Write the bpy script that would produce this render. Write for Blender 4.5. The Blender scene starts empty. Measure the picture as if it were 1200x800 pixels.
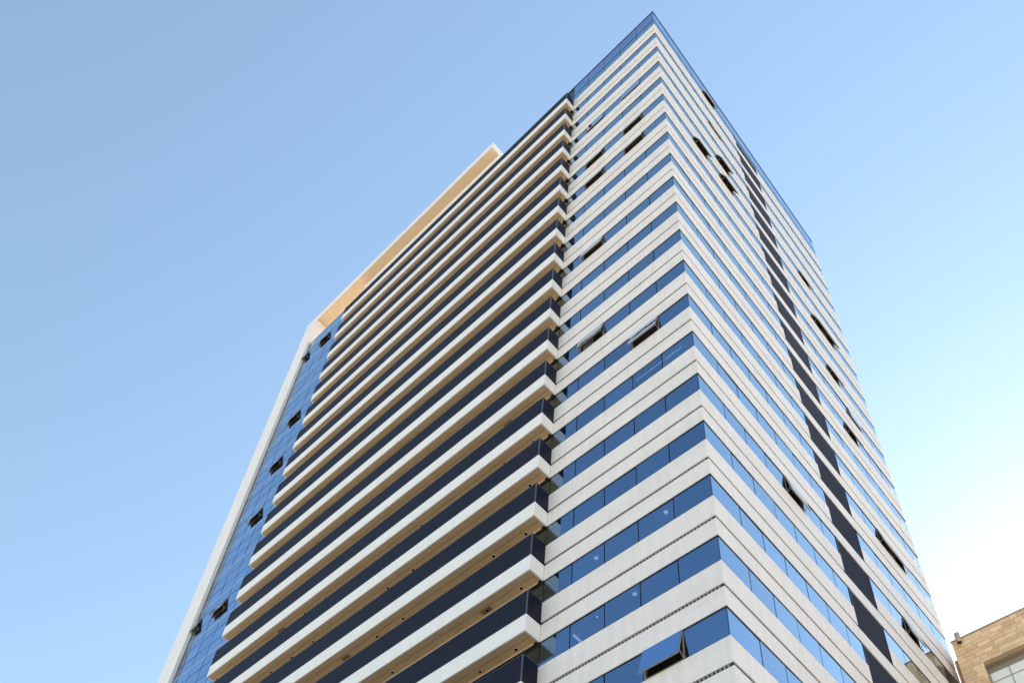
import bpy, bmesh, math, random
from mathutils import Vector, Matrix
random.seed(7)
S = bpy.context.scene
COL = S.collection
G0 = 25.6                       # height of the reference storey line above the street

# ------------------------------------------------------------------ camera
cam_d = bpy.data.cameras.new("camera"); cam = bpy.data.objects.new("camera", cam_d); COL.objects.link(cam)
cam_d.sensor_width = 36.0; cam_d.lens = 1172.43 / 1200 * 36; cam_d.shift_y = 400 / 1200
cam_d.clip_start = 0.1; cam_d.clip_end = 6000
rt = Vector((0.73365942, 0.67659629, 0.06293889)); up = Vector((0.43169908, -0.53562134, 0.72577247)); fw = Vector((-0.52476638, 0.50529916, 0.68504964))
M = Matrix((rt, up, -fw)).transposed().to_4x4(); M.translation = Vector((10.595, -19.338, -24.015 + G0))
cam.matrix_world = M
S.camera = cam

# ------------------------------------------------------------------ light
SUN_AZ = math.radians(-3)       # from +Y towards +X
SUN_EL = math.radians(34)
w = bpy.data.worlds.new("World"); S.world = w; w.use_nodes = True
nt = w.node_tree; bg = nt.nodes['Background']
sky = nt.nodes.new('ShaderNodeTexSky'); sky.sky_type = 'NISHITA'; sky.sun_disc = False
sky.sun_elevation = SUN_EL; sky.sun_rotation = SUN_AZ
sky.air_density = 1.6; sky.dust_density = 0.32; sky.ozone_density = 2.2; sky.altitude = 0
hs = nt.nodes.new('ShaderNodeHueSaturation'); hs.inputs['Saturation'].default_value = .93; hs.inputs['Hue'].default_value = .494     # a faintly hazy, milky sky
nt.links.new(sky.outputs[0], hs.inputs['Color']); nt.links.new(hs.outputs[0], bg.inputs[0]); bg.inputs[1].default_value = 0.13
sd = bpy.data.lights.new("sun", 'SUN'); sd.energy = 5.0; sd.angle = math.radians(0.5); sd.color = (1, .88, .72)
sun = bpy.data.objects.new("sun", sd); COL.objects.link(sun)
sdir = Vector((math.sin(SUN_AZ) * math.cos(SUN_EL), math.cos(SUN_AZ) * math.cos(SUN_EL), math.sin(SUN_EL)))
sun.rotation_euler = sdir.to_track_quat('Z', 'Y').to_euler(); sun.location = (60, 60, 150)
S.view_settings.view_transform = 'Standard'; S.view_settings.look = 'None'; S.view_settings.gamma = 1; S.view_settings.exposure = 1.0
S.cycles.max_bounces = 8; S.cycles.diffuse_bounces = 4; S.cycles.glossy_bounces = 5

# ------------------------------------------------------------------ materials
def mat(name, col, rough=.6, metal=0., noise=0., nscale=3., streak=0., bump=0., bscale=40., spec=.5, emit=None, coat=0.):
    m = bpy.data.materials.new(name); m.use_nodes = True; t = m.node_tree; b = t.nodes['Principled BSDF']
    b.inputs['Base Color'].default_value = (*col, 1); b.inputs['Roughness'].default_value = rough
    b.inputs['Metallic'].default_value = metal; b.inputs['Specular IOR Level'].default_value = spec
    b.inputs['Coat Weight'].default_value = coat
    if emit: b.inputs['Emission Color'].default_value = (*emit[0], 1); b.inputs['Emission Strength'].default_value = emit[1]
    if noise or streak or bump:
        tc = t.nodes.new('ShaderNodeTexCoord')
    last = None
    if noise or streak:
        geo = t.nodes.new('ShaderNodeNewGeometry')
        n = t.nodes.new('ShaderNodeTexNoise'); n.inputs['Scale'].default_value = nscale; n.inputs['Detail'].default_value = 6; n.inputs['Roughness'].default_value = .65
        t.links.new(geo.outputs['Position'], n.inputs['Vector'])
        mp = t.nodes.new('ShaderNodeMapping'); mp.inputs['Scale'].default_value = (1.7, 1.7, .12)
        t.links.new(geo.outputs['Position'], mp.inputs['Vector'])
        n2 = t.nodes.new('ShaderNodeTexNoise'); n2.inputs['Scale'].default_value = 2.2; n2.inputs['Detail'].default_value = 5
        t.links.new(mp.outputs[0], n2.inputs['Vector'])
        r1 = t.nodes.new('ShaderNodeMapRange'); r1.inputs['From Min'].default_value = .3; r1.inputs['From Max'].default_value = .7; r1.inputs['To Min'].default_value = 1 - noise; r1.inputs['To Max'].default_value = 1 + noise * .5
        r2 = t.nodes.new('ShaderNodeMapRange'); r2.inputs['From Min'].default_value = .35; r2.inputs['From Max'].default_value = .7; r2.inputs['To Min'].default_value = 1.0; r2.inputs['To Max'].default_value = 1 - streak
        t.links.new(n.outputs['Fac'], r1.inputs['Value']); t.links.new(n2.outputs['Fac'], r2.inputs['Value'])
        mu = t.nodes.new('ShaderNodeMath'); mu.operation = 'MULTIPLY'; t.links.new(r1.outputs[0], mu.inputs[0]); t.links.new(r2.outputs[0], mu.inputs[1])
        vm = t.nodes.new('ShaderNodeVectorMath'); vm.operation = 'SCALE'; vm.inputs[0].default_value = col; t.links.new(mu.outputs[0], vm.inputs['Scale'])
        t.links.new(vm.outputs[0], b.inputs['Base Color'])
    if bump:
        nb = t.nodes.new('ShaderNodeTexNoise'); nb.inputs['Scale'].default_value = bscale; nb.inputs['Detail'].default_value = 4
        g2 = t.nodes.new('ShaderNodeNewGeometry'); t.links.new(g2.outputs['Position'], nb.inputs['Vector'])
        bp = t.nodes.new('ShaderNodeBump'); bp.inputs['Strength'].default_value = bump; bp.inputs['Distance'].default_value = .02
        t.links.new(nb.outputs['Fac'], bp.inputs['Height']); t.links.new(bp.outputs[0], b.inputs['Normal'])
    return m

CLAD = mat('stone_cladding', (.87, .81, .785), .55, noise=.04, nscale=5, streak=.08, bump=.04, bscale=60)
def panel_tone(m, amt, sx, sz):
    t = m.node_tree; b = t.nodes['Principled BSDF']; src = b.inputs['Base Color'].links[0].from_socket
    geo = t.nodes.new('ShaderNodeNewGeometry'); d = t.nodes.new('ShaderNodeVectorMath'); d.operation = 'DIVIDE'; d.inputs[1].default_value = (sx, sx, sz)
    ad = t.nodes.new('ShaderNodeVectorMath'); ad.operation = 'ADD'; ad.inputs[1].default_value = (.013, .37, .21)
    f = t.nodes.new('ShaderNodeVectorMath'); f.operation = 'FLOOR'; wn = t.nodes.new('ShaderNodeTexWhiteNoise')
    t.links.new(geo.outputs['Position'], d.inputs[0]); t.links.new(d.outputs[0], ad.inputs[0]); t.links.new(ad.outputs[0], f.inputs[0]); t.links.new(f.outputs[0], wn.inputs['Vector'])
    mr = t.nodes.new('ShaderNodeMapRange'); mr.inputs['To Min'].default_value = 1 - amt; mr.inputs['To Max'].default_value = 1 + amt * .6; t.links.new(wn.outputs['Value'], mr.inputs['Value'])
    sc = t.nodes.new('ShaderNodeVectorMath'); sc.operation = 'SCALE'; t.links.new(src, sc.inputs[0]); t.links.new(mr.outputs[0], sc.inputs['Scale']); t.links.new(sc.outputs[0], b.inputs['Base Color'])
panel_tone(CLAD, .035, 1.647, 1.2)
WHITE = mat('white_paint', (.90, .87, .85), .45, noise=.03, nscale=4, streak=.05)
FRAMEW = mat('portal_paint', (.88, .84, .83), .5, noise=.03, nscale=1.5, streak=.06)
TAN = mat('tan_soffit', (.70, .47, .24), .6, noise=.10, nscale=1.6)
TAN2 = mat('tan_edge_panel', (.60, .42, .23), .6, noise=.08, nscale=1.6)
TANL = mat('tan_trim', (.8, .66, .48), .5)
DARK = mat('dark_metal', (.02, .018, .02), .4)
GROOVE = mat('vent_recess', (.022, .02, .025), .7)
FIN = mat('vent_fin_metal', (.28, .27, .26), .5)
GREYM = mat('grey_metal', (.38, .36, .34), .4, metal=.4)
WARMG = mat('warm_grey_frame', (.33, .29, .25), .45)
INT = mat('interior_dark', (.05, .045, .04), .8)
CEIL = mat('interior_ceiling', (.25, .23, .21), .8)
BLIND = mat('blind_fabric', (.55, .56, .58), .8)
LAMP = mat('lamp_glow', (1, .9, .8), .5, emit=((1, .82, .68), 4.0))
PAVE = mat('pale_paving', (.52, .44, .35), .9, noise=.1, nscale=.3, bump=.2)
ROOFM = mat('roof_membrane', (.75, .70, .62), .9, noise=.1)
TUBE = mat('tube_glow', (1, .9, .8), .5, emit=((1, .85, .75), 2.5))
STEEL = mat('lamp_casing', (.5, .42, .34), .5)
SHP = mat('sash_inner_glass', (.20, .165, .14), .35)
BLACK = mat('lamp_lens', (.012, .01, .01), .25)

def glass_mat(name, tint, edge, trans, wav):
    m = bpy.data.materials.new(name); m.use_nodes = True; t = m.node_tree; b = t.nodes['Principled BSDF']; out = t.nodes['Material Output']
    b.inputs['Metallic'].default_value = 1.0; b.inputs['Roughness'].default_value = .02
    geo = t.nodes.new('ShaderNodeNewGeometry'); oi = t.nodes.new('ShaderNodeObjectInfo')
    # each pane very slightly different, and gently out of true
    mr = t.nodes.new('ShaderNodeMapRange'); mr.inputs['To Min'].default_value = .86; mr.inputs['To Max'].default_value = 1.07
    t.links.new(oi.outputs['Random'], mr.inputs['Value'])
    vm = t.nodes.new('ShaderNodeVectorMath'); vm.operation = 'SCALE'; vm.inputs[0].default_value = tint; t.links.new(mr.outputs[0], vm.inputs['Scale'])
    t.links.new(vm.outputs[0], b.inputs['Base Color'])
    nb = t.nodes.new('ShaderNodeTexNoise'); nb.inputs['Scale'].default_value = .9; nb.inputs['Detail'].default_value = 2
    t.links.new(geo.outputs['Position'], nb.inputs['Vector'])
    bp = t.nodes.new('ShaderNodeBump'); bp.inputs['Strength'].default_value = wav; bp.inputs['Distance'].default_value = .03
    t.links.new(nb.outputs['Fac'], bp.inputs['Height']); t.links.new(bp.outputs[0], b.inputs['Normal'])
    # at a glancing view glass mirrors the sky with hardly any tint
    lw = t.nodes.new('ShaderNodeLayerWeight'); lw.inputs['Blend'].default_value = .5
    mf = t.nodes.new('ShaderNodeMapRange'); mf.inputs['From Min'].default_value = .62; mf.inputs['From Max'].default_value = .90; mf.inputs['To Max'].default_value = edge
    t.links.new(lw.outputs['Facing'], mf.inputs['Value'])
    g2 = t.nodes.new('ShaderNodeBsdfGlossy'); g2.inputs['Color'].default_value = (.72, .90, .95, 1); g2.inputs['Roughness'].default_value = .02
    t.links.new(bp.outputs[0], g2.inputs['Normal'])
    mg = t.nodes.new('ShaderNodeMixShader'); t.links.new(mf.outputs[0], mg.inputs[0]); t.links.new(b.outputs[0], mg.inputs[1]); t.links.new(g2.outputs[0], mg.inputs[2])
    tr = t.nodes.new('ShaderNodeBsdfTransparent'); tr.inputs[0].default_value = (.55, .7, .95, 1)
    mx = t.nodes.new('ShaderNodeMixShader'); mx.inputs[0].default_value = trans
    t.links.new(mg.outputs[0], mx.inputs[1]); t.links.new(tr.outputs[0], mx.inputs[2]); t.links.new(mx.outputs[0], out.inputs[0])
    return m
GLASS = glass_mat('blue_glass', (.235, .375, .56), .95, .26, .12)
CURT = glass_mat('curtain_glass', (.23, .42, .74), .3, .04, .12)

PARG = glass_mat('parapet_glass', (.10, .19, .46), .2, .0, .12)
def rib_mat():
    m = mat('railing_navy', (.009, .009, .020), .5, spec=.12)
    t = m.node_tree; b = t.nodes['Principled BSDF']; geo = t.nodes.new('ShaderNodeNewGeometry')
    wv = t.nodes.new('ShaderNodeTexWave'); wv.bands_direction = 'X'; wv.inputs['Scale'].default_value = 3.8
    t.links.new(geo.outputs['Position'], wv.inputs['Vector'])
    bp = t.nodes.new('ShaderNodeBump'); bp.inputs['Strength'].default_value = .7; bp.inputs['Distance'].default_value = .012
    t.links.new(wv.outputs['Fac'], bp.inputs['Height']); t.links.new(bp.outputs[0], b.inputs['Normal'])
    return m
RAIL = rib_mat()
LOUV = mat('louvre_metal', (.010, .036, .10), .35)

# ------------------------------------------------------------------ mesh helpers
class MB:
    def __init__(s): s.v = []; s.f = []
    def box(s, x0, x1, y0, y1, z0, z1):
        n = len(s.v)
        s.v += [(x, y, z) for z in (z0, z1) for y in (y0, y1) for x in (x0, x1)]
        s.f += [tuple(n + i for i in q) for q in ((0, 2, 3, 1), (4, 5, 7, 6), (0, 1, 5, 4), (2, 6, 7, 3), (0, 4, 6, 2), (1, 3, 7, 5))]
        return s
    def tube(s, p0, p1, r0, r1=None, n=14, cap=True):
        r1 = r0 if r1 is None else r1
        p0 = Vector(p0); p1 = Vector(p1); d = (p1 - p0).normalized(); a = d.orthogonal().normalized(); b = d.cross(a); k = len(s.v)
        for p, r in ((p0, r0), (p1, r1)):
            for i in range(n):
                t = 2 * math.pi * i / n; s.v.append(tuple(p + a * math.cos(t) * r + b * math.sin(t) * r))
        for i in range(n): s.f.append((k + i, k + (i + 1) % n, k + n + (i + 1) % n, k + n + i))
        if cap: s.f.append(tuple(k + i for i in reversed(range(n)))); s.f.append(tuple(k + n + i for i in range(n)))
        return s
    def mesh(s, name, m, bevel=0, smooth=False):
        me = bpy.data.meshes.new(name); me.from_pydata(s.v, [], s.f)
        if bevel:
            bm = bmesh.new(); bm.from_mesh(me)
            bmesh.ops.bevel(bm, geom=list(bm.edges), offset=bevel, segments=1, affect='EDGES', profile=.5, clamp_overlap=True)
            bm.to_mesh(me); bm.free()
        if smooth:
            for p in me.polygons: p.use_smooth = len(p.vertices) == 4
        me.materials.append(m); me.update(); return me
def link(name, me, parent=None, loc=(0, 0, 0), rot=None):
    o = bpy.data.objects.new(name, me); COL.objects.link(o); o.location = loc
    if rot: o.rotation_euler = rot
    if parent: o.parent = parent
    return o
def build(name, mb, m, parent=None, bevel=0, loc=(0, 0, 0), smooth=False):
    return link(name, mb.mesh(name, m, bevel, smooth), parent, loc)

# ------------------------------------------------------------------ ground
g = MB(); g.box(-1500, 1500, -1500, 1500, -.5, 0)
o = build('ground', g, PAVE); o['kind'] = 'structure'

# ------------------------------------------------------------------ the tower
# storey line k is at height z(k); glass strip from z-1.36 to z, then fascia, vent groove and spandrel up to the next strip
H = 3.6; FH = .928; GR = .17; WH = 1.363
def z(k): return H * (19 - k) + G0
M1, MM = 1.704, 1.647                      # bays of the left front
LX = [0, -1.704, -3.351, -4.998, -6.645, -8.16]
XJ, XL, XI, XO = -8.16, -36.158, -43.7, -45.72
DB = .8356
RY = [0, 1.921, 3.50, 5.08, 6.66, 8.24, 9.81, 11.203, 14.335, 16.26, 17.82, 19.35, 20.90, 22.43, 24.388]
YE = 24.388; DY0, DY1 = 11.203, 14.335
ZT = 70.729 + G0
LAST = 22
tower = bpy.data.objects.new('office_tower', None); COL.objects.link(tower)
tower['label'] = 'tall office tower banded in pale cladding and blue glass with long tan-bottomed balconies'
tower['category'] = 'office tower'

# inside: dark core and floor plates so that the glass has something behind it
c = MB(); c.box(-40, -3.5, 3.2, 21, 0, ZT - 1.2); build('service_core', c, INT, tower)
plate = MB(); plate.box(XI + .2, -.2, .2, YE - .2, 0, .55).mesh('floor_slab', CEIL)
pm = plate.mesh('floor_slab', CEIL)
for k in range(0, LAST + 1):
    link('floor_slab', pm, tower, (0, 0, z(k) + .08))
# podium storeys under the frame of the photograph
zb = z(LAST + 1) + FH
c = MB(); c.box(XI + .01, -.01, .01, YE - .01, 0, zb - .002); build('podium', c, CLAD, tower)

# ---- pale bands
def band(zlo, zhi, split):
    mb = MB()
    mb.box(XJ, -.153, 0, .15, zlo, zhi)
    if split:
        mb.box(-.15, 0, 0, DY0, zlo, zhi); mb.box(-.15, 0, DY1, YE, zlo, zhi)
    else: mb.box(-.15, 0, 0, YE, zlo, zhi)
    mb.box(-6, -.153, YE - .15, YE, zlo, zhi)
    return mb
fas = band(.0, FH, False).mesh('fascia_band', CLAD, .006)
spa = band(FH + GR, H - WH, True).mesh('spandrel_band', CLAD, .006)
gv = MB(); gv.box(XJ, -.11, .06, .15, FH, FH + GR); gv.box(-.15, -.06, .06, DY0, FH, FH + GR); gv.box(-.15, -.06, DY1, YE, FH, FH + GR)
gvm = gv.mesh('vent_groove', GROOVE)
fins = MB()
x = XJ + .12
while x < -.12:
    fins.box(x, x + .07, .022, .058, FH + .012, FH + GR - .012); x += .15
finm = fins.mesh('vent_fins', FIN)
sil = MB(); sil.box(XJ, -.02, .012, .05, H - WH - .004 + .0, H - WH + .03); sil.box(-.05, -.012, .05, DY0, H - WH - .002, H - WH + .03); sil.box(-.05, -.012, DY1, YE, H - WH - .002, H - WH + .03)
silm = sil.mesh('window_sill', DARK)
hd = MB(); hd.box(XJ, -.02, .02, .12, -.055, -.002); hd.box(-.12, -.02, .12, DY0, -.055, -.002); hd.box(-.12, -.02, DY1, YE, -.055, -.002)
hdm = hd.mesh('window_head', DARK)
for k in range(1, LAST + 2):
    link('fascia_band', fas, tower, (0, 0, z(k)))
    link('spandrel_band', spa, tower, (0, 0, z(k)))
    link('vent_groove', gvm, tower, (0, 0, z(k)))
    if k >= 12:
        f = link('vent_fins', finm, tower, (0, 0, z(k))); f['kind'] = 'stuff'
    link('window_sill', silm, tower, (0, 0, z(k)))
    if k <= LAST: link('window_head', hdm, tower, (0, 0, z(k)))
# top row of the white band system sits under the parapet
# ---- panes
pane_cache = {}
def pane_mesh(axis, wd, h, m, nm):
    key = (axis, round(wd, 3), round(h, 3), m.name, nm)
    if key not in pane_cache:
        mb = MB()
        if axis == 'x': mb.box(0, wd, 0, .02, 0, h)
        else: mb.box(-.02, 0, 0, wd, 0, h)
        pane_cache[key] = mb.mesh(nm, m)
    return pane_cache[key]
G = .024
open_L = {(19, 2): 14, (13, 2): 13, (12, 4): 13, (9, 4): 12, (6, 2): 13, (5, 2): 12, (6, 4): 13, (5, 4): 12, (3, 4): 5, (3, 2): 4}
open_R = {(0, 5): 11, (5, 3): 15, (4, 5): 15, (5, 5): 15, (2, 5): 4, (4, 10): 8, (6, 10): 13, (6, 11): 13, (8, 10): 11, (10, 10): 11, (9, 11): 4, (15, 5): 10, (13, 10): 10, (13, 11): 10, (15, 10): 10}
panes = []      # (area, builder)
camp = M.translation
def area(p, n, wd, h):
    d = Vector(p) - camp; return abs(d.dot(n)) / d.length ** 3 * wd * h
for k in range(0, LAST + 1):
    for i in range(5):
        if (k, i + 1) in open_L: continue
        x1, x0 = LX[i], LX[i + 1]
        if i == 0: x1 = -.03
        panes.append((area((x0, 0, z(k)), Vector((0, 1, 0)), x1 - x0, WH), 'x', x1 - x0 - 2 * G, (x0 + G, .035, z(k) - WH + .03)))
    for i in range(14):
        if i == 7 or (k, i + 1 if i < 7 else i) in open_R: continue
        y0, y1 = RY[i], RY[i + 1]
        if i == 0: y0 = .03
        panes.append((area((0, y0, z(k)), Vector((1, 0, 0)), y1 - y0, WH), 'y', y1 - y0 - 2 * G, (-.035, y0 + G, z(k) - WH + .03)))
panes.sort(key=lambda a: -a[0])
rest = MB()
for n, (a, ax, wd, loc) in enumerate(panes):
    if n < 296: link('window_pane', pane_mesh(ax, wd, WH - .09, GLASS, 'window_pane'), tower, loc, (random.gauss(0, .002), random.gauss(0, .002), random.gauss(0, .0025)))
    else:
        X, Y, Z = loc
        if ax == 'x': rest.box(X, X + wd, Y, Y + .02, Z, Z + WH - .09)
        else: rest.box(X - .02, X, Y, Y + wd, Z, Z + WH - .09)
r = build('upper_window_panes', rest, GLASS, tower); r['kind'] = 'stuff'
# mullions behind the joints
for x in LX[1:]: build('mullion', MB().box(x - .03, x + .03, .075, .17, zb, ZT - .1), DARK, tower)
for y in RY[1:-1]: build('mullion', MB().box(-.17, -.075, y - .03, y + .03, zb, ZT - .1), DARK, tower)
build('mullion', MB().box(-.13, -.045, .045, .13, zb, ZT - .1), DARK, tower)

# ---- sashes: frame, glass, two stays; hinge at the top, local x along the wall, local -y outwards
def sash(wd, h, ang, loc, rotz):
    e = bpy.data.objects.new('open_window', None); COL.objects.link(e); e.parent = tower; e.location = loc; e.rotation_euler = (0, 0, rotz)
    a = math.radians(ang)
    fr = MB(); t = .05
    fr.box(0, wd, -.045, -.005, -t, 0); fr.box(0, wd, -.045, -.005, -h, -h + t); fr.box(0, t, -.045, -.005, -h + t, -t); fr.box(wd - t, wd, -.045, -.005, -h + t, -t)
    f = build('sash_frame', fr, WARMG, e); f.rotation_euler = (-a, 0, 0)
    gl = MB(); gl.box(.012, wd - .012, -.06, -.0455, -h + .012, -.012)
    gg = build('sash_glass', gl, CURT, e); gg.rotation_euler = (-a, 0, 0)
    bk = MB(); bk.box(t, wd - t, -.018, -.012, -h + t, -t)
    b2 = build('sash_inner_pane', bk, SHP, e); b2.rotation_euler = (-a, 0, 0)
    st = MB()
    for s in (.06, wd - .06):
        q = Vector((s, -.03 - math.sin(a) * h * .72, -math.cos(a) * h * .72))
        st.tube((s, .02, -h * .93), q, .014, n=6)
    build('stay_arm', st, GREYM, e)
    jb = MB(); jb.box(0, .05, .0, .12, -h, 0); jb.box(wd - .05, wd, .0, .12, -h, 0); jb.box(.05, wd - .05, .0, .12, -h, -h + .05)
    build('window_frame', jb, WARMG, e)
for (k, i), a in open_L.items():
    x1, x0 = LX[i - 1], LX[i]; sash(x1 - x0 - .04, WH - .07, a, (x0 + .02, .03, z(k) - .03), 0)
for (k, i), a in open_R.items():
    j = i - 1 if i <= 7 else i
    y0, y1 = RY[j], RY[j + 1]; sash(y1 - y0 - .04, WH - .07, a, (-.03, y0 + .02, z(k) - .03), math.pi / 2)

# ---- dark louvre column on the right front
lv = MB(); lv.box(-.12, -.05, DY0 + .004, DY1 - .004, FH + .004, H - .004)
n = 22; hh = (H - FH - .06) / n
for i in range(n):
    z0 = FH + .03 + i * hh
    k = len(lv.v)
    ya, yb = DY0 + .03, DY1 - .03
    lv.v += [(-.05, ya, z0 + hh * .9), (-.05, yb, z0 + hh * .9), (-.012, ya, z0 + hh * .25), (-.012, yb, z0 + hh * .25), (-.05, ya, z0 + hh * .05), (-.05, yb, z0 + hh * .05)]
    lv.f += [(k, k + 2, k + 3, k + 1), (k + 2, k + 4, k + 5, k + 3), (k, k + 4, k + 2), (k + 1, k + 3, k + 5)]
lv.box(-.12, -.004, DY0, DY0 + .03, FH + .004, H - .004); lv.box(-.12, -.004, DY1 - .03, DY1, FH + .004, H - .004)
lvm = lv.mesh('louvre_panel', LOUV)
for k in range(1, LAST + 2): link('louvre_panel', lvm, tower, (0, 0, z(k)))

# ---- parapet of blue glass
pz0, pz1, pz2 = z(0) + .02, z(0) + .03, ZT
def par_panes():
    xs = LX + [XJ - 1.8 * i for i in range(1, 20)] + [XI]
    for i in range(len(LX) - 1):
        x1, x0 = LX[i], LX[i + 1]
        if i == 0: x1 = -.02
        link('parapet_pane', pane_mesh('x', x1 - x0 - .03, ZT - .06 - pz1, PARG, 'parapet_pane'), tower, (x0 + .015, .02, pz1))
    for i in range(14):
        y0, y1 = RY[i], RY[i + 1]
        if i == 0: y0 = .02
        link('parapet_pane', pane_mesh('y', y1 - y0 - .03, ZT - .06 - pz1, PARG, 'parapet_pane'), tower, (-.02, y0 + .015, pz1))
par_panes()
pb = MB(); pb.box(XI, -.06, .06, .3, z(0) - .3, ZT - .02); pb.box(-.3, -.06, .3, YE - .3, z(0) + .02, ZT - .02); pb.box(XI, -.06, YE - .3, YE, z(0) - .3, ZT - .02)
build('parapet_backing', pb, DARK, tower)
bl = MB(); bl.box(-.06, -.012, DY0, DY1, z(0) - WH + .004, z(0) - .004); build('louvre_panel', bl, LOUV, tower)
cp = MB(); cp.box(XI, .02, -.02, .35, ZT - .05, ZT); cp.box(-.35, .02, .35, YE, ZT - .05, ZT)
build('parapet_cap', cp, mat('cap_metal', (.12, .2, .42), .35, metal=.5), tower)
rf = MB(); rf.box(XI, -.3, .3, YE - .3, ZT - 1.0, ZT - .8); build('roof_deck', rf, ROOFM, tower)
# far and rear fronts, closed so that the tower is solid from every side
bk = MB()
for k in range(1, LAST + 2):
    bk.box(XI, -6.003, YE - .15, YE, z(k), z(k) + H - WH); bk.box(XI - .0, XI + .15, 4, YE - .153, z(k), z(k) + H - WH)
build('rear_bands', bk, CLAD, tower)
bk = MB(); bk.box(XI, -.2, YE - .2, YE - .17, zb, ZT); bk.box(XI + .17, XI + .2, 4, YE - .2, zb, ZT); build('rear_glazing', bk, CURT, tower)

# ---- balconies
slab = MB(); slab.box(XL, XJ, -DB, -DB + .07, 0, FH); slab.box(XJ - .07, XJ, -DB + .07, -.002, 0, FH); slab.box(XL, XL + .07, -DB + .07, -.002, 0, FH); slab.box(XL + .07, XJ - .07, -DB + .07, -.002, .30, FH - .01)
slabm = slab.mesh('balcony', WHITE, .006)
so = MB(); so.box(XL + .074, XJ - .074, -.425, -.10, .012, .29); som = so.mesh('soffit', TAN)
so = MB(); so.box(XL + .074, XJ - .074, -DB + .074, -.45, .012, .29); som2 = so.mesh('edge_panel', TAN2)

tr = MB(); tr.box(XL + .074, XJ - .25, -.097, -.06, -.05, .28); trm = tr.mesh('soffit_trim', TANL)
ra = MB(); ra.box(XL, XJ, -DB, -DB + .03, FH + .05, H - WH + .06)
ra.box(XJ - .03, XJ, -DB + .033, -.002, FH + .05, H - WH + .06)
ram = ra.mesh('railing_panel', RAIL)
rp = MB(); rp.box(XJ - .045, XJ + .004, -DB - .004, -DB + .04, FH + .0, H - WH + .075); rp.box(XL, XJ - .045, -DB + .002, -DB + .035, FH - .002, FH + .045); rp.box(XL, XJ - .045, -DB - .003, -DB + .04, H - WH + .06, H - WH + .09); rp.box(XJ - .04, XJ + .003, -DB + .04, -.002, H - WH + .06, H - WH + .09)
rpm = rp.mesh('railing_frame', mat('railing_frame_metal', (.09, .095, .12), .4, metal=.3))
ring = MB(); ring.tube((0, 0, -.012), (0, 0, .02), .092, n=16); ringm = ring.mesh('downlight', TANL, smooth=True)
lens = MB(); lens.tube((0, 0, -.016), (0, 0, -.0125), .072, n=14); lensm = lens.mesh('lamp_lens', BLACK)
bg_ = MB(); bg_.box(XL, XJ - .006, .03, .05, FH + GR, H - .06)
bgm = bg_.mesh('balcony_glazing', GLASS)
bgf = MB(); bgf.box(XL, XJ - .006, .0, .1, H - .16, H - .03)
x = XJ - 1.647
while x > XL: bgf.box(x - .025, x + .025, .01, .05, FH + GR, H - .16); x -= 1.647
bgfm = bgf.mesh('balcony_door_frames', DARK)
DL = [-9.15, -11.1, -17.1, -19.0, -25.1, -27.0, -28.9, -33.9, -35.78]
hatch = MB(); hatch.box(0, .55, 0, .22, -.012, .0); hatchm = hatch.mesh('access_hatch', mat('hatch_brown', (.26, .15, .06), .6))
for k in range(1, LAST + 2):
    b = link('balcony', slabm, tower, (0, 0, z(k)))
    link('soffit', som, b); link('soffit_edge_panel', som2, b); link('soffit_trim', trm, b); link('railing_panel', ram, b); link('railing_frame', rpm, b)
    if k > 6:
        for j, x in enumerate(DL):
            if (k * 7 + j * 5) % 11 == 0: continue
            d = link('downlight', ringm, b, (x, -.265, .012)); 
            link('downlight_lens', lensm, b, (x, -.265, .012))
    if k in (9, 11, 13, 14, 16, 17): link('access_hatch', hatchm, b, (random.choice((-11.4, -21.6, -14.2, -29.5)), -.40, .012))
    if k <= LAST:
        pass
    link('balcony_glazing', bgm, tower, (0, 0, z(k))); link('balcony_door_frame', bgfm, tower, (0, 0, z(k)))

# ---- blue curtain wall left of the balconies
CX = [XL, -38.04, -39.68, -41.34, -42.98, XI]
CZ = [0.0, .985, 2.25, 3.6]
sash_c = {(11, 2): 1, (11, 4): 1, (8, 2): 1, (6, 2): 1, (4, 2): 1, (0, 2): 1, (0, 4): 1}
plist = []
for k in range(0, LAST + 2):
    for r_ in range(3):
        for i in range(5):
            if r_ == 2 and (k - 1, i) in sash_c: continue
            z0 = z(k) + CZ[r_]; z1 = z(k) + CZ[r_ + 1]
            if z1 > ZT: 
                if z0 > ZT - .2: continue
                z1 = ZT - .08
            x1, x0 = CX[i], CX[i + 1]
            plist.append((area((x0, 0, z0), Vector((0, 1, 0)), x1 - x0, z1 - z0), x0, x1, z0, z1))
plist.sort(key=lambda a: -a[0]); rest = MB()
for n, (a, x0, x1, z0, z1) in enumerate(plist):
    if n < 296: link('curtain_pane', pane_mesh('x', x1 - x0 - .06, z1 - z0 - .07, CURT, 'curtain_pane'), tower, (x0 + .03, 0, z0 + .035), (random.gauss(0, .003), 0, random.gauss(0, .003)))
    else: rest.box(x0 + .02, x1 - .02, 0, .02, z0 + .02, z1 - .02)
if rest.v: r = build('more_curtain_panes', rest, CURT, tower); r['kind'] = 'stuff'
cb = MB()
cb.box(XI, XL, .12, .2, zb, ZT - .1)
build('curtain_wall_backing', cb, INT, tower)
for x in CX[1:-1]: build('mullion', MB().box(x - .045, x + .045, .024, .119, zb, ZT - .1), DARK, tower)
tm = MB(); tm.box(XI, XL, -.03, .022, .985 - .035, .985 + .02); tmm = tm.mesh('transom_strip', mat('pale_blue_metal', (.5, .66, .88), .4, metal=.1))
td = MB(); td.box(XI, XL, .022, .119, -.035, .035); td.box(XI, XL, .022, .119, 2.215, 2.285); tdm = td.mesh('transom', DARK)
for k in range(0, LAST + 2): link('transom_strip', tmm, tower, (0, 0, z(k))); 
for k in range(1, LAST + 2): link('transom', tdm, tower, (0, 0, z(k)))
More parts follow.
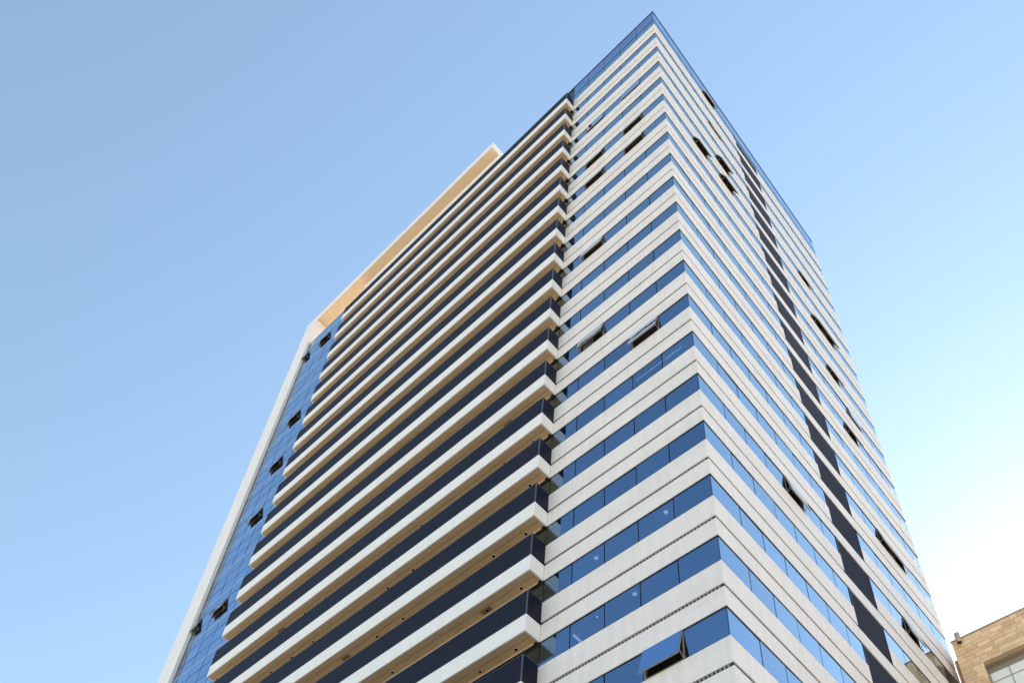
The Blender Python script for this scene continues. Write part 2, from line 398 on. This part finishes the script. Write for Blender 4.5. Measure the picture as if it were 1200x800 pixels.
for (k, i) in sash_c:
    x1, x0 = CX[i], CX[i + 1]
    sash(x1 - x0 - .04, 1.28, 13, (x0 + .02, .02, z(k) - .03), 0)

# ---- portal frame: fin down the left end and beam over the top with a tan underside
pf = MB(); pf.box(XO, XI, -.3, 5.5, 0, 76.75 + G0 - 1.2)
pf.box(XO, -18.0, -.3, 5.5, 75.6 + G0 + .03, 76.75 + G0)
p = build('portal_frame', pf, FRAMEW, tower)
ps = MB(); ps.box(XI, -18.06, -.24, 5.4, 75.6 + G0, 75.6 + G0 + .028); build('soffit', ps, mat('portal_soffit', (.70, .54, .35), .6, noise=.06, nscale=.8), p)
pt = MB(); pt.box(XI - .08, XI + .012, -.315, -.24, 0, 75.6 + G0 - .02); build('edge_trim', pt, WHITE, p)
gk = MB(); gk.box(XI + .002, XI + .1, -.07, .02, zb, ZT - .12); build('gasket', gk, WARMG, tower)
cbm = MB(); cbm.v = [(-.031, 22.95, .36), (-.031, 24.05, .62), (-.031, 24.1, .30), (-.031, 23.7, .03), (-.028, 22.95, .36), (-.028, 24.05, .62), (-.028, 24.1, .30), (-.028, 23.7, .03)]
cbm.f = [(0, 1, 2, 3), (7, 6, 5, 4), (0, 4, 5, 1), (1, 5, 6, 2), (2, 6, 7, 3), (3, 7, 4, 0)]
cbm = cbm.mesh('sky_glare_plate', WHITE)  # white plates put in for the bright sky glare at the glass ends
for k in (10, 11, 12, 13, 14): link('sky_glare_plate', cbm, tower, (0, 0, z(k) - WH))
ph = MB(); ph.box(-37, -18.07, .6, 20, ZT - 1, 75.59 + G0); build('roof_shade_block', ph, CLAD, tower)  # added block, shaped to keep roof bounce off all but the soffit's left end

# ---- inside the lit rooms
def lamp_disc(k, x, y, r=.05):
    mb = MB(); mb.tube((0, 0, -.02), (0, 0, 0), r, n=12); link('ceiling_lamp', lm, tower, (x, y, z(k) - .03))
mb = MB(); mb.tube((0, 0, -.03), (0, 0, 0), .085, n=12); lm = mb.mesh('ceiling_lamp', LAMP)
mb = MB(); mb.tube((0, 0, -.03), (0, 0, 0), .035, n=10); lms = mb.mesh('small_ceiling_lamp', LAMP)
for k, x, y, s in ((17, -5.73, .42, 1), (18, -2.87, .34, 1), (18, -3.83, .34, 1), (17, -2.29, .38, 1), (18, -4.66, .34, 0), (18, -4.37, .34, 0), (18, -5.6, .34, 0)):
    link('ceiling_lamp', lm if s else lms, tower, (x, y, z(k) - .03))
tb = MB(); tb.box(-6.93, -6.85, .5, .95, -.06, -.03); build('tube_lamp', tb, LAMP, tower, loc=(0, 0, z(18)))
for a, b in ((-5.0, -3.55), (-3.35, -1.9), (-1.75, -.8)):
    tb = MB(); tb.box(a, b, .28, .31, -.12, -.095); build('tube_lamp', tb, TUBE, tower, loc=(0, 0, z(14)))
for k, x0, x1, h in ((18, -1.6, -.75, 1.3), (19, -1.0, -.2, 1.3), (19, -4.9, -3.5, 1.3), (17, -1.2, -.6, 1.2), (13, -6.5, -5.7, 1.3), (12, -4.4, -3.4, 1.3), (11, -6.3, -5.2, 1.3), (18, -8.1, -6.7, 1.0), (16, -3.1, -2.3, 1.1), (10, -6.6, -5.6, 1.2)) + tuple((random.randint(1, 20), *(lambda i: (LX[i + 1] + .12, LX[i] - random.choice((.1, .8))))(random.randint(0, 4)), random.uniform(.4, 1.3)) for _ in range(26)):
    tb = MB(); tb.box(x0, x1, .17, .18, -h, -.08); build('roller_blind', tb, BLIND, tower, loc=(0, 0, z(k)))

for _ in range(45):
    i = random.choice((0, 1, 2, 3, 4, 5, 8, 9, 10, 11, 12)); k = random.randint(1, 20)
    tb = MB(); tb.box(-.18, -.17, RY[i] + .1, RY[i + 1] - random.choice((.1, .7)), -random.uniform(.4, 1.3), -.08); build('roller_blind', tb, BLIND, tower, loc=(0, 0, z(k)))

# ------------------------------------------------------------------ stone building at the lower right
SB = bpy.data.objects.new('stone_building', None); COL.objects.link(SB); SB.location = (0.5, 23.2, 0)
SB['label'] = 'low building of golden stone blocks with a gridded window, beside the foot of the tower'
SB['category'] = 'building'
def stone_mat(nm, var):
    m = mat(nm, (.92, .66, .42), .85, noise=.10, nscale=4, bump=.35, bscale=12)
    t = m.node_tree; b = t.nodes['Principled BSDF']; src = b.inputs['Base Color'].links[0].from_socket
    oi = t.nodes.new('ShaderNodeObjectInfo'); cr = t.nodes.new('ShaderNodeValToRGB')
    cr.color_ramp.elements[0].color = (.86, .80, .72, 1); cr.color_ramp.elements[1].color = (1.15, 1.18, 1.25, 1); cr.color_ramp.elements.new(.5).color = (.98, .95, .9, 1)
    t.links.new(oi.outputs['Random'], cr.inputs[0])
    mx = t.nodes.new('ShaderNodeVectorMath'); mx.operation = 'MULTIPLY'; t.links.new(src, mx.inputs[0]); t.links.new(cr.outputs[0], mx.inputs[1])
    t.links.new(mx.outputs[0], b.inputs['Base Color']); return m
STONE = stone_mat('golden_stone', 1)
MORT = mat('mortar', (.38, .27, .16), .9, noise=.1)
top = 16.42 + G0
wx0, wx1, wz1, wz0 = 1.18, 5.4, 13.98 + G0, 8.0 + G0      # window opening (local x)
core = MB()
core.box(.03, wx0, .06, 16, 0, top - .05); core.box(wx0, wx1, .06, 16, wz1, top - .05); core.box(wx0, wx1, .06, 16, 0, wz0)
core.box(wx1, 16, .06, 16, 0, top - .05); core.box(wx0, wx1, .9, 16, wz0, wz1)
build('wall', core, MORT, SB)
rows = []; zz = top
nst = 0; low = MB()
while zz > 1.0:
    h = random.choice((.24, .27, .30))
    xx = 0.0
    vis = zz > G0 + 11.6
    while xx < 16:
        wd = random.uniform(.38, .8)
        x1 = min(xx + wd, 16)
        segs = [(xx, x1)]
        if zz - h < wz1 and zz > wz0:
            if zz > wz1 + .02 and False: pass
            segs = [(a, b) for a, b in ((xx, min(x1, wx0)), (max(xx, wx1), x1)) if b - a > .04]
        for a, b in segs:
            d = random.uniform(0, .03); zl = zz - h + .012
            if vis and a < 6.5 and nst < 290:
                nst += 1
                sb = MB(); sb.box(a + .006, b - .006, d, .08, zl, zz)
                build('stone', sb, STONE, SB, .008)
            else: low.box(a + .006, b - .006, d, .08, zl, zz)
        xx = x1
    zz -= h
r = build('lower_stones', low, STONE, SB); r['kind'] = 'stuff'
# side return, coping, dark slot between stone block and tower
sb = MB(); sb.box(0, .03, .082, 16, 0, top - .04); build('side_wall', sb, STONE, SB)
sb = MB(); sb.box(-.03, 16.1, -.04, .5, top + .002, top + .06); build('coping', sb, mat('coping_stone', (.5, .36, .24), .8, noise=.1), SB)
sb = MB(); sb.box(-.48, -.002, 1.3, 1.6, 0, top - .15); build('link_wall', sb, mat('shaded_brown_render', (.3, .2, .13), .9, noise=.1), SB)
# window with frame and bright panes
WGL = glass_mat('pale_window_glass', (.92, .93, .92), .5, .0, .05)
WPAN = mat('white_window_panel', (.95, .95, .93), .3, spec=.6)
wn = bpy.data.objects.new('window', None); COL.objects.link(wn); wn.parent = SB
sb = MB(); n = 4
cols = [wx0 + .02, wx0 + 1.02, wx0 + 2.05, wx0 + 3.1, wx1 - .02]; rws = [wz1 - .32, wz1 - .95, wz1 - 1.9, wz1 - 2.9, wz1 - 4.0, wz0 + .02]
for a in cols: sb.box(a - .025, a + .025, .42, .5, wz0, wz1 - .30)
for a in rws: sb.box(wx0, wx1, .425, .495, a - .025, a + .025)
build('frame', sb, mat('window_frame_paint', (.45, .4, .33), .5), wn)
sb = MB(); sb.box(wx0, wx1, .38, .6, wz1 - .30, wz1 - .002); build('roller_box', sb, GREYM, wn)
for i in range(len(cols) - 1):
    for j in range(len(rws) - 1):
        sb = MB(); sb.box(cols[i] + .026, cols[i + 1] - .026, .455, .47, rws[j + 1] + .026, rws[j] - .026); build('pane', sb, WPAN, wn)

# cylinder wall light
lx, lz = .47, 16.25 + G0
wl = bpy.data.objects.new('wall_light', None); COL.objects.link(wl); wl.location = (0.5 + lx, 23.2, lz)
wl['label'] = 'beige cylindrical wall light at the top corner of the golden stone building'
wl['category'] = 'wall light'
mb = MB(); mb.tube((0, -.28, -.33), (0, -.28, .33), .14, n=24); build('casing', mb, STEEL, wl, smooth=True)
mb = MB(); mb.tube((0, -.28, -.335), (0, -.28, -.331), .115, n=24); build('lens', mb, BLACK, wl)
mb = MB(); mb.tube((0, -.28, -.35), (0, -.28, -.29), .147, n=24, cap=False); build('rim', mb, STEEL, wl, smooth=True)
mb = MB(); mb.box(-.05, .05, -.18, .02, -.12, .02); build('bracket', mb, GREYM, wl)
